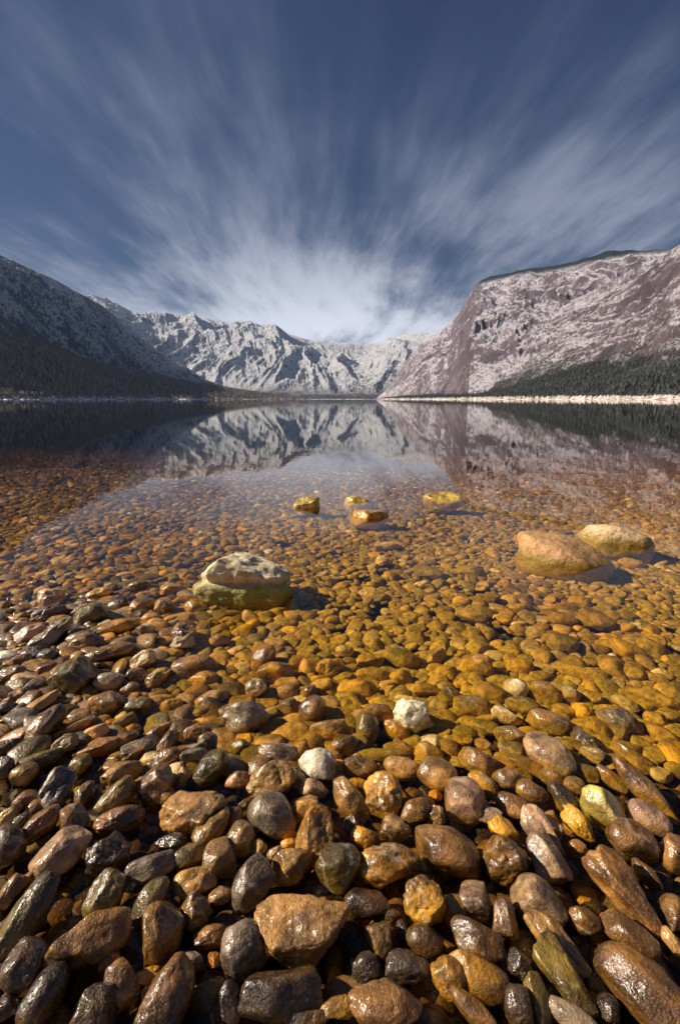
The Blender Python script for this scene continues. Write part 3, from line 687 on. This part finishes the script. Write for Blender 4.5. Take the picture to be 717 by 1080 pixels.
stones = []          # dict(px, py, L, S, tone, kind, obj, c)
rnd = random.Random(12)
for (ox, oy), rows in CROPS:
    for q in rows:
        cx_, cy_, L, S, ang, tone, kind = q[:7]
        stones.append(dict(px=ox + cx_ / K, py=oy + cy_ / K, L=L / K, S=S / K, ang=ang, tone=tone, kind=kind,
                           land=q[7] if len(q) > 7 else None, label=q[8] if len(q) > 8 else None))
for px_, py_, L, S, tone, ang, lab in [
    (496, 603, 32, 13, 'olive', 0, None), (541, 633, 27, 12, 'tan', 0, None), (611, 635, 27, 13, 'gold', 0, None), (514, 632, 26, 11, 'brown', 0, None), (497, 649, 38, 17, 'tan', 0, None),
    (549, 642, 29, 13, 'gold', 0, None), (592, 654, 30, 17, 'gold', 0, None), (629, 655, 44, 20, 'brown', -15, None), (664, 595, 30, 12, 'tan', 0, None),
    (408, 576, 28, 9, 'cream', 0, None), (403, 592, 15, 12, 'cream', 0, None), (452, 605, 33, 14, 'olive', 0, None), (397, 630, 21, 12, 'grey', 0, None),
    (379, 533, 34, 20, 'yellow', 0, 'small yellow stone just breaking the calm water, behind the olive one'),
    (389, 549, 44, 21, 'gold', 0, 'low olive yellow stone lying just at the surface far out'),
    (468, 530, 48, 21, 'yellow', 0, 'flat pale gold stone far out, next to the mirrored cliff'),
    (323, 534, 28, 21, 'yellow', 0, 'chunky yellow stone standing out of the calm water')]:
    stones.append(dict(px=px_, py=py_, L=L, S=S, ang=ang, tone=tone, kind='worn' if S / L < .7 else 'blocky', land=None, label=lab))

# boulders: each has its own shape
def custom(name, px_, py_, L, S, ang, lift, tk, seed, angl, planes, mat, label, cat, rough=1.3, sub=6, group=None, groove=False):
    c, M, rr = place(px_, py_, L, S, ang, lift, tk)
    Mn = M / np.array(rr)[None, :]
    # planes are given in world axes; bring them into the stone's own axes
    loc = [((np.array(d, float) @ Mn) * 1.0, k) for d, k in planes]
    v, f = rock_shape(sub, seed, angl, loc, rough)
    if groove:
        g = 0.15 + 0.07 * fbm(v[:, 0] * 2, v[:, 2] * 2, 0, 3, 3)
        k = 1 - g * np.exp(-((v[:, 1] - 0.02 - 0.12 * v[:, 0] - 0.08 * fbm(v[:, 0] * 2, v[:, 2] * 2, 1, 2, 6)) / 0.09) ** 2)
        v[:, 0] *= k; v[:, 2] *= k
    me = mesh_np(name, v, f); me.materials.append(mat)
    o = link(name, me, None, label, cat, None, group)
    apply(o, c, M)
    return o, c, rr


LANDS = []
bm1 = boulder_material('cream_boulder', (0.90, 0.76, 0.52), (0.62, 0.40, 0.19), (0.30, 0.33, 0.015), 0.03, 0.10)
bm2 = boulder_material('tan_boulder', (0.60, 0.34, 0.15), (0.34, 0.16, 0.055), (0.24, 0.15, 0.02), 0.0, 0.04)
bm3 = boulder_material('dome_boulder', (0.76, 0.54, 0.31), (0.50, 0.31, 0.13), (0.30, 0.20, 0.03), 0.01, 0.05)
o, c, _ = custom('boulder', 257, 616, 103, 70, -11, 0.5, 1.0, 5, 0.85, [((0.5, -0.25, 1.0), 0.62), ((-1, -0.3, .5), 0.7), ((0, -1, .15), .62), ((1, 0, 0.2), .8)],
       bm1, 'big cream boulder with bright green algae round its wet foot', 'boulder', 1.9, groove=True)
LANDS.append(('the algae footed boulder', 257, 617))
o, c, _ = custom('boulder', 592, 592, 106, 58, -7, 0.52, 1.2, 8, 0.55, [((0, 0, 1), 0.7), ((-1, 0, .2), .82), ((1, 0, .1), .85)],
       bm2, 'long low tan boulder lying in front of the domed one', 'boulder')
LANDS.append(('the long low boulder', 593, 583))
o, c, _ = custom('boulder', 645, 577, 84, 46, -6, 0.50, 1.3, 14, 0.45, [], bm3, 'domed pale tan boulder partly hidden by the long low one', 'boulder')

for s in stones:
    if s['land']: LANDS.append((s['land'], s['px'], s['py']))

SZ = lambda L: 'tiny' if L < 17 else 'small' if L < 27 else 'middling' if L < 46 else 'large'
SHW = {'round': 'rounded', 'worn': 'worn', 'blocky': 'blocky', 'rugged': 'rugged', 'flat': 'flat topped'}
ORD = ['', 'second ', 'third ', 'fourth ', 'fifth ', 'sixth ', 'seventh ', 'eighth ', 'ninth ', 'tenth ']
cnt = {}
for s in sorted((s for s in stones if not s['label']), key=lambda s: min(math.hypot(s['px'] - l[1], s['py'] - l[2]) for l in LANDS)):
    l = min(LANDS, key=lambda l: math.hypot(s['px'] - l[1], s['py'] - l[2]))
    dx, dy = s['px'] - l[1], s['py'] - l[2]
    a = math.degrees(math.atan2(-dy, dx)) % 360
    side = ['right of', 'behind and right of', 'behind', 'behind and left of', 'left of', 'in front and left of', 'in front of', 'in front and right of'][int((a + 22.5) // 45) % 8]
    key = (l[0], side, s['tone'], s['kind'])
    k = cnt.get(key, 0); cnt[key] = k + 1
    elong = 'long ' if s['L'] / s['S'] > 1.9 and 'far out' not in l[0] else ''
    s['label'] = f"{ORD[k]}{SZ(s['L'])} {elong}{SHW[s['kind']]} {TONEWORD[s['tone']]} stone {side} {l[0]}"

for s in stones:
    th = math.asin(-(ray(s['px'], s['py']) / np.linalg.norm(ray(s['px'], s['py'])))[2])
    far = s['py'] < 560
    lift = 0.5 if s['L'] > 22 else 0.35
    if s['tone'] in ('white', 'cream') and not far: lift = 0.95      # pale dry stones stand proud of the water
    if far: lift = {'chunky': 1.1, 'small': 0.75, 'low': 0.8, 'flat': 1.05}.get(s['label'].split()[0], 0.5)
    c, M, rr = place(s['px'], s['py'], s['L'] * (1.04 if s['L'] / s['S'] < 1.5 else .97), s['S'] * (1.06 if s['L'] / s['S'] < 1.5 else 1.12), s['ang'], lift)
    s['c'], s['r'] = c, rr
    tone = np.array(TONE[s['tone']]) * rnd.uniform(0.68, 1.15) * np.array([1, rnd.uniform(.95, 1.05), rnd.uniform(.85, 1.15)])
    name = 'stone'
    if s['kind'] == 'flat':
        Mn = M / np.array(rr)[None, :]
        pl = [(np.array((-.12, -0.22, 1.0)) @ Mn, 0.38), (np.array((1, -0.55, -.1)) @ Mn, 0.55), (np.array((0, -1, .0)) @ Mn, 0.6)]
        v, f = rock_shape(6, 77, 0.75, pl, 2.0)
        me = mesh_np('flat_topped_stone', v, f); me.materials.append(M_STONE)
    else:
        kk = s['kind'] if rnd.random() < .6 or s['tone'] == 'white' else {'round': 'worn', 'worn': 'blocky', 'blocky': 'rugged', 'rugged': 'rugged'}[s['kind']]
        me = proto(kk, rnd.randrange(11), 5)
    o = link(name, me, None, s['label'], 'stone', None, 'wet cobbles on the lake shore')
    flip = np.diag([rnd.choice((-1, 1)), rnd.choice((-1, 1)), 1.0]) if s['kind'] != 'flat' else np.eye(3)
    if np.linalg.det(flip) < 0: flip[2, 2] = -1
    if s['kind'] != 'flat': pass
    apply(o, c, M @ flip)
    o.color = (*np.clip(tone, 0, 1), 1)

print('individual stones', len(stones))

# ------------------------------------------------------------------ the mass of smaller and farther pebbles
def relax(x, y, r, fixed, it=24, cell=0.12):
    """push overlapping discs apart; fixed discs do not move"""
    fx = np.array([f[0] for f in fixed]); fy = np.array([f[1] for f in fixed]); fr = np.array([f[2] for f in fixed])
    n = len(x); X_ = np.concatenate([x, fx]); Y_ = np.concatenate([y, fy]); R_ = np.concatenate([r, fr])
    mov = np.arange(len(X_)) < n
    for _ in range(it):
        gx = np.floor(X_ / cell).astype(np.int64); gy = np.floor(Y_ / cell).astype(np.int64)
        key = gx * 100003 + gy; order = np.argsort(key, kind='stable'); ks = key[order]
        dx = np.zeros(len(X_)); dy = np.zeros(len(X_))
        for ox in (-1, 0, 1):
            for oy in (-1, 0, 1):
                k2 = (gx + ox) * 100003 + gy + oy
                lo = np.searchsorted(ks, k2, 'left'); hi = np.searchsorted(ks, k2, 'right')
                mx = int((hi - lo).max()) if len(lo) else 0
                for j in range(mx):
                    idx = np.where(lo + j < hi)[0]; oth = order[lo[idx] + j]
                    ok = oth != idx; idx, oth = idx[ok], oth[ok]
                    ex = X_[idx] - X_[oth]; ey = Y_[idx] - Y_[oth]; dd = np.hypot(ex, ey) + 1e-6
                    ov = (R_[idx] + R_[oth]) * 0.93 - dd
                    m = ov > 0
                    wgt = np.where(mov[oth], 0.4, 0.8)
                    np.add.at(dx, idx[m], (ex / dd * ov * wgt)[m]); np.add.at(dy, idx[m], (ey / dd * ov * wgt)[m])
        st = np.hypot(dx, dy); lim = np.minimum(1, 0.03 / (st + 1e-9))
        X_ += np.where(mov, dx * lim, 0); Y_ += np.where(mov, dy * lim, 0)
    return X_[:n], Y_[:n]


def mass(name, label, y0, y1, dens, rr, sub, seed, zoff=0.0, dark=1.0, half=lambda y: 0.5 + 0.82 * y, fixed=(), flat=(0.35, 0.6), tilt=0.22, nproto=16, sink=0.25, cull=None, mat=None):
    rng = np.random.default_rng(seed)
    W = half(y1); area = 2 * W * (y1 - y0); n = int(area * dens)
    x = rng.uniform(-W, W, n); y = rng.uniform(y0, y1, n)
    k = np.abs(x) < half(y); x, y = x[k], y[k]; n = len(x)
    r = rr[0] + (rr[1] - rr[0]) * rng.random(n) ** 1.9
    fx = [f for f in fixed if y0 - .2 < f[1] < y1 + .2] or [(1e3, 1e3, .01)]
    x, y = relax(x, y, r, fx, 22, rr[1] * 2.05)
    if cull is not None:
        k = cull(x, y, r, fx); x, y, r = x[k], y[k], r[k]; n = len(x)
    shapes = []
    for i in range(nproto):
        v, f = rock_shape(sub, 900 + seed * 50 + i, rng.choice([.1, .4, .6, .8, 1.0]), rough=1.1)
        shapes.append(v)
    V0 = np.stack(shapes); L = V0.shape[1]
    pick = rng.integers(0, nproto, n)
    el = rng.uniform(1.0, 1.32, n); a = rng.normal(0.0, 0.75, n)
    ra = r * el ** .6 * 1.08; rb = r / el ** .6 * 1.08; rc = rb * rng.uniform(flat[0], flat[1], n)
    P = V0[pick] * np.stack([ra, rb, rc], 1)[:, None, :]
    tx, ty = rng.normal(0, tilt, n), rng.normal(0, tilt, n)
    def rot(P, i, j, t):
        c, s = np.cos(t)[:, None], np.sin(t)[:, None]
        A, B = P[..., i] * c - P[..., j] * s, P[..., i] * s + P[..., j] * c
        P[..., i], P[..., j] = A, B
    rot(P, 1, 2, tx); rot(P, 0, 2, ty); rot(P, 0, 1, a)
    zz = bed_z(x, y) + zoff + rc * sink
    P += np.stack([x, y, zz], 1)[:, None, :]
    f = ICO[sub][1]
    faces = (f[None] + (np.arange(n) * L)[:, None, None]).reshape(-1, 3)
    me = mesh_np(name, P.reshape(-1, 3), faces)
    tones = np.array([TONE[t] for t in ('tan', 'brown', 'gold', 'olive', 'grey', 'pink', 'cream', 'dark', 'white')])
    pr = np.array([.23, .22, .13, .11, .10, .07, .06, .06, .02])
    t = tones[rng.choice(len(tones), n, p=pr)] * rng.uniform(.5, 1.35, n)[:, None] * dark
    col = np.concatenate([t, np.ones((n, 1))], 1)
    at = me.attributes.new('tone', 'FLOAT_COLOR', 'POINT')
    at.data.foreach_set('color', np.repeat(col, L, axis=0).astype(np.float32).ravel())
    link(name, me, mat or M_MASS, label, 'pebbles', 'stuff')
    print(name, n)


fixed = [(s['c'][0], s['c'][1], 0.86 * math.sqrt(s['r'][0] * max(s['r'][1], s['r'][2]))) for s in stones]
fixed += [(o.location[0], o.location[1], 0.13) for o in bpy.data.objects if o.name.startswith('boulder')]
def cull_hero(x, y, r, fx):
    fa = np.array(fx); d = np.hypot(x[:, None] - fa[None, :, 0], y[:, None] - fa[None, :, 1])
    return ~((d < (fa[None, :, 2] + r[:, None]) * 0.62).any(1))

# small wet gravel in the foreground gaps, toned dark to paint the shade there
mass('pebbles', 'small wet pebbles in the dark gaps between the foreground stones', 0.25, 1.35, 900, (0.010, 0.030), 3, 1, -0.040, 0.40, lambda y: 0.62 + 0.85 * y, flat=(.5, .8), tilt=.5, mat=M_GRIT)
mass('pebbles', 'small rounded stones wedged between the large foreground stones', 0.28, 1.0, 420, (0.012, 0.028), 3, 6, -0.032, 0.6, lambda y: 0.62 + 0.85 * y, fixed, flat=(.5, .8), tilt=.4, cull=cull_hero, mat=M_GRIT)  # tones lowered as well, as painted shade between the big stones
# cobbles between and beyond the traced ones
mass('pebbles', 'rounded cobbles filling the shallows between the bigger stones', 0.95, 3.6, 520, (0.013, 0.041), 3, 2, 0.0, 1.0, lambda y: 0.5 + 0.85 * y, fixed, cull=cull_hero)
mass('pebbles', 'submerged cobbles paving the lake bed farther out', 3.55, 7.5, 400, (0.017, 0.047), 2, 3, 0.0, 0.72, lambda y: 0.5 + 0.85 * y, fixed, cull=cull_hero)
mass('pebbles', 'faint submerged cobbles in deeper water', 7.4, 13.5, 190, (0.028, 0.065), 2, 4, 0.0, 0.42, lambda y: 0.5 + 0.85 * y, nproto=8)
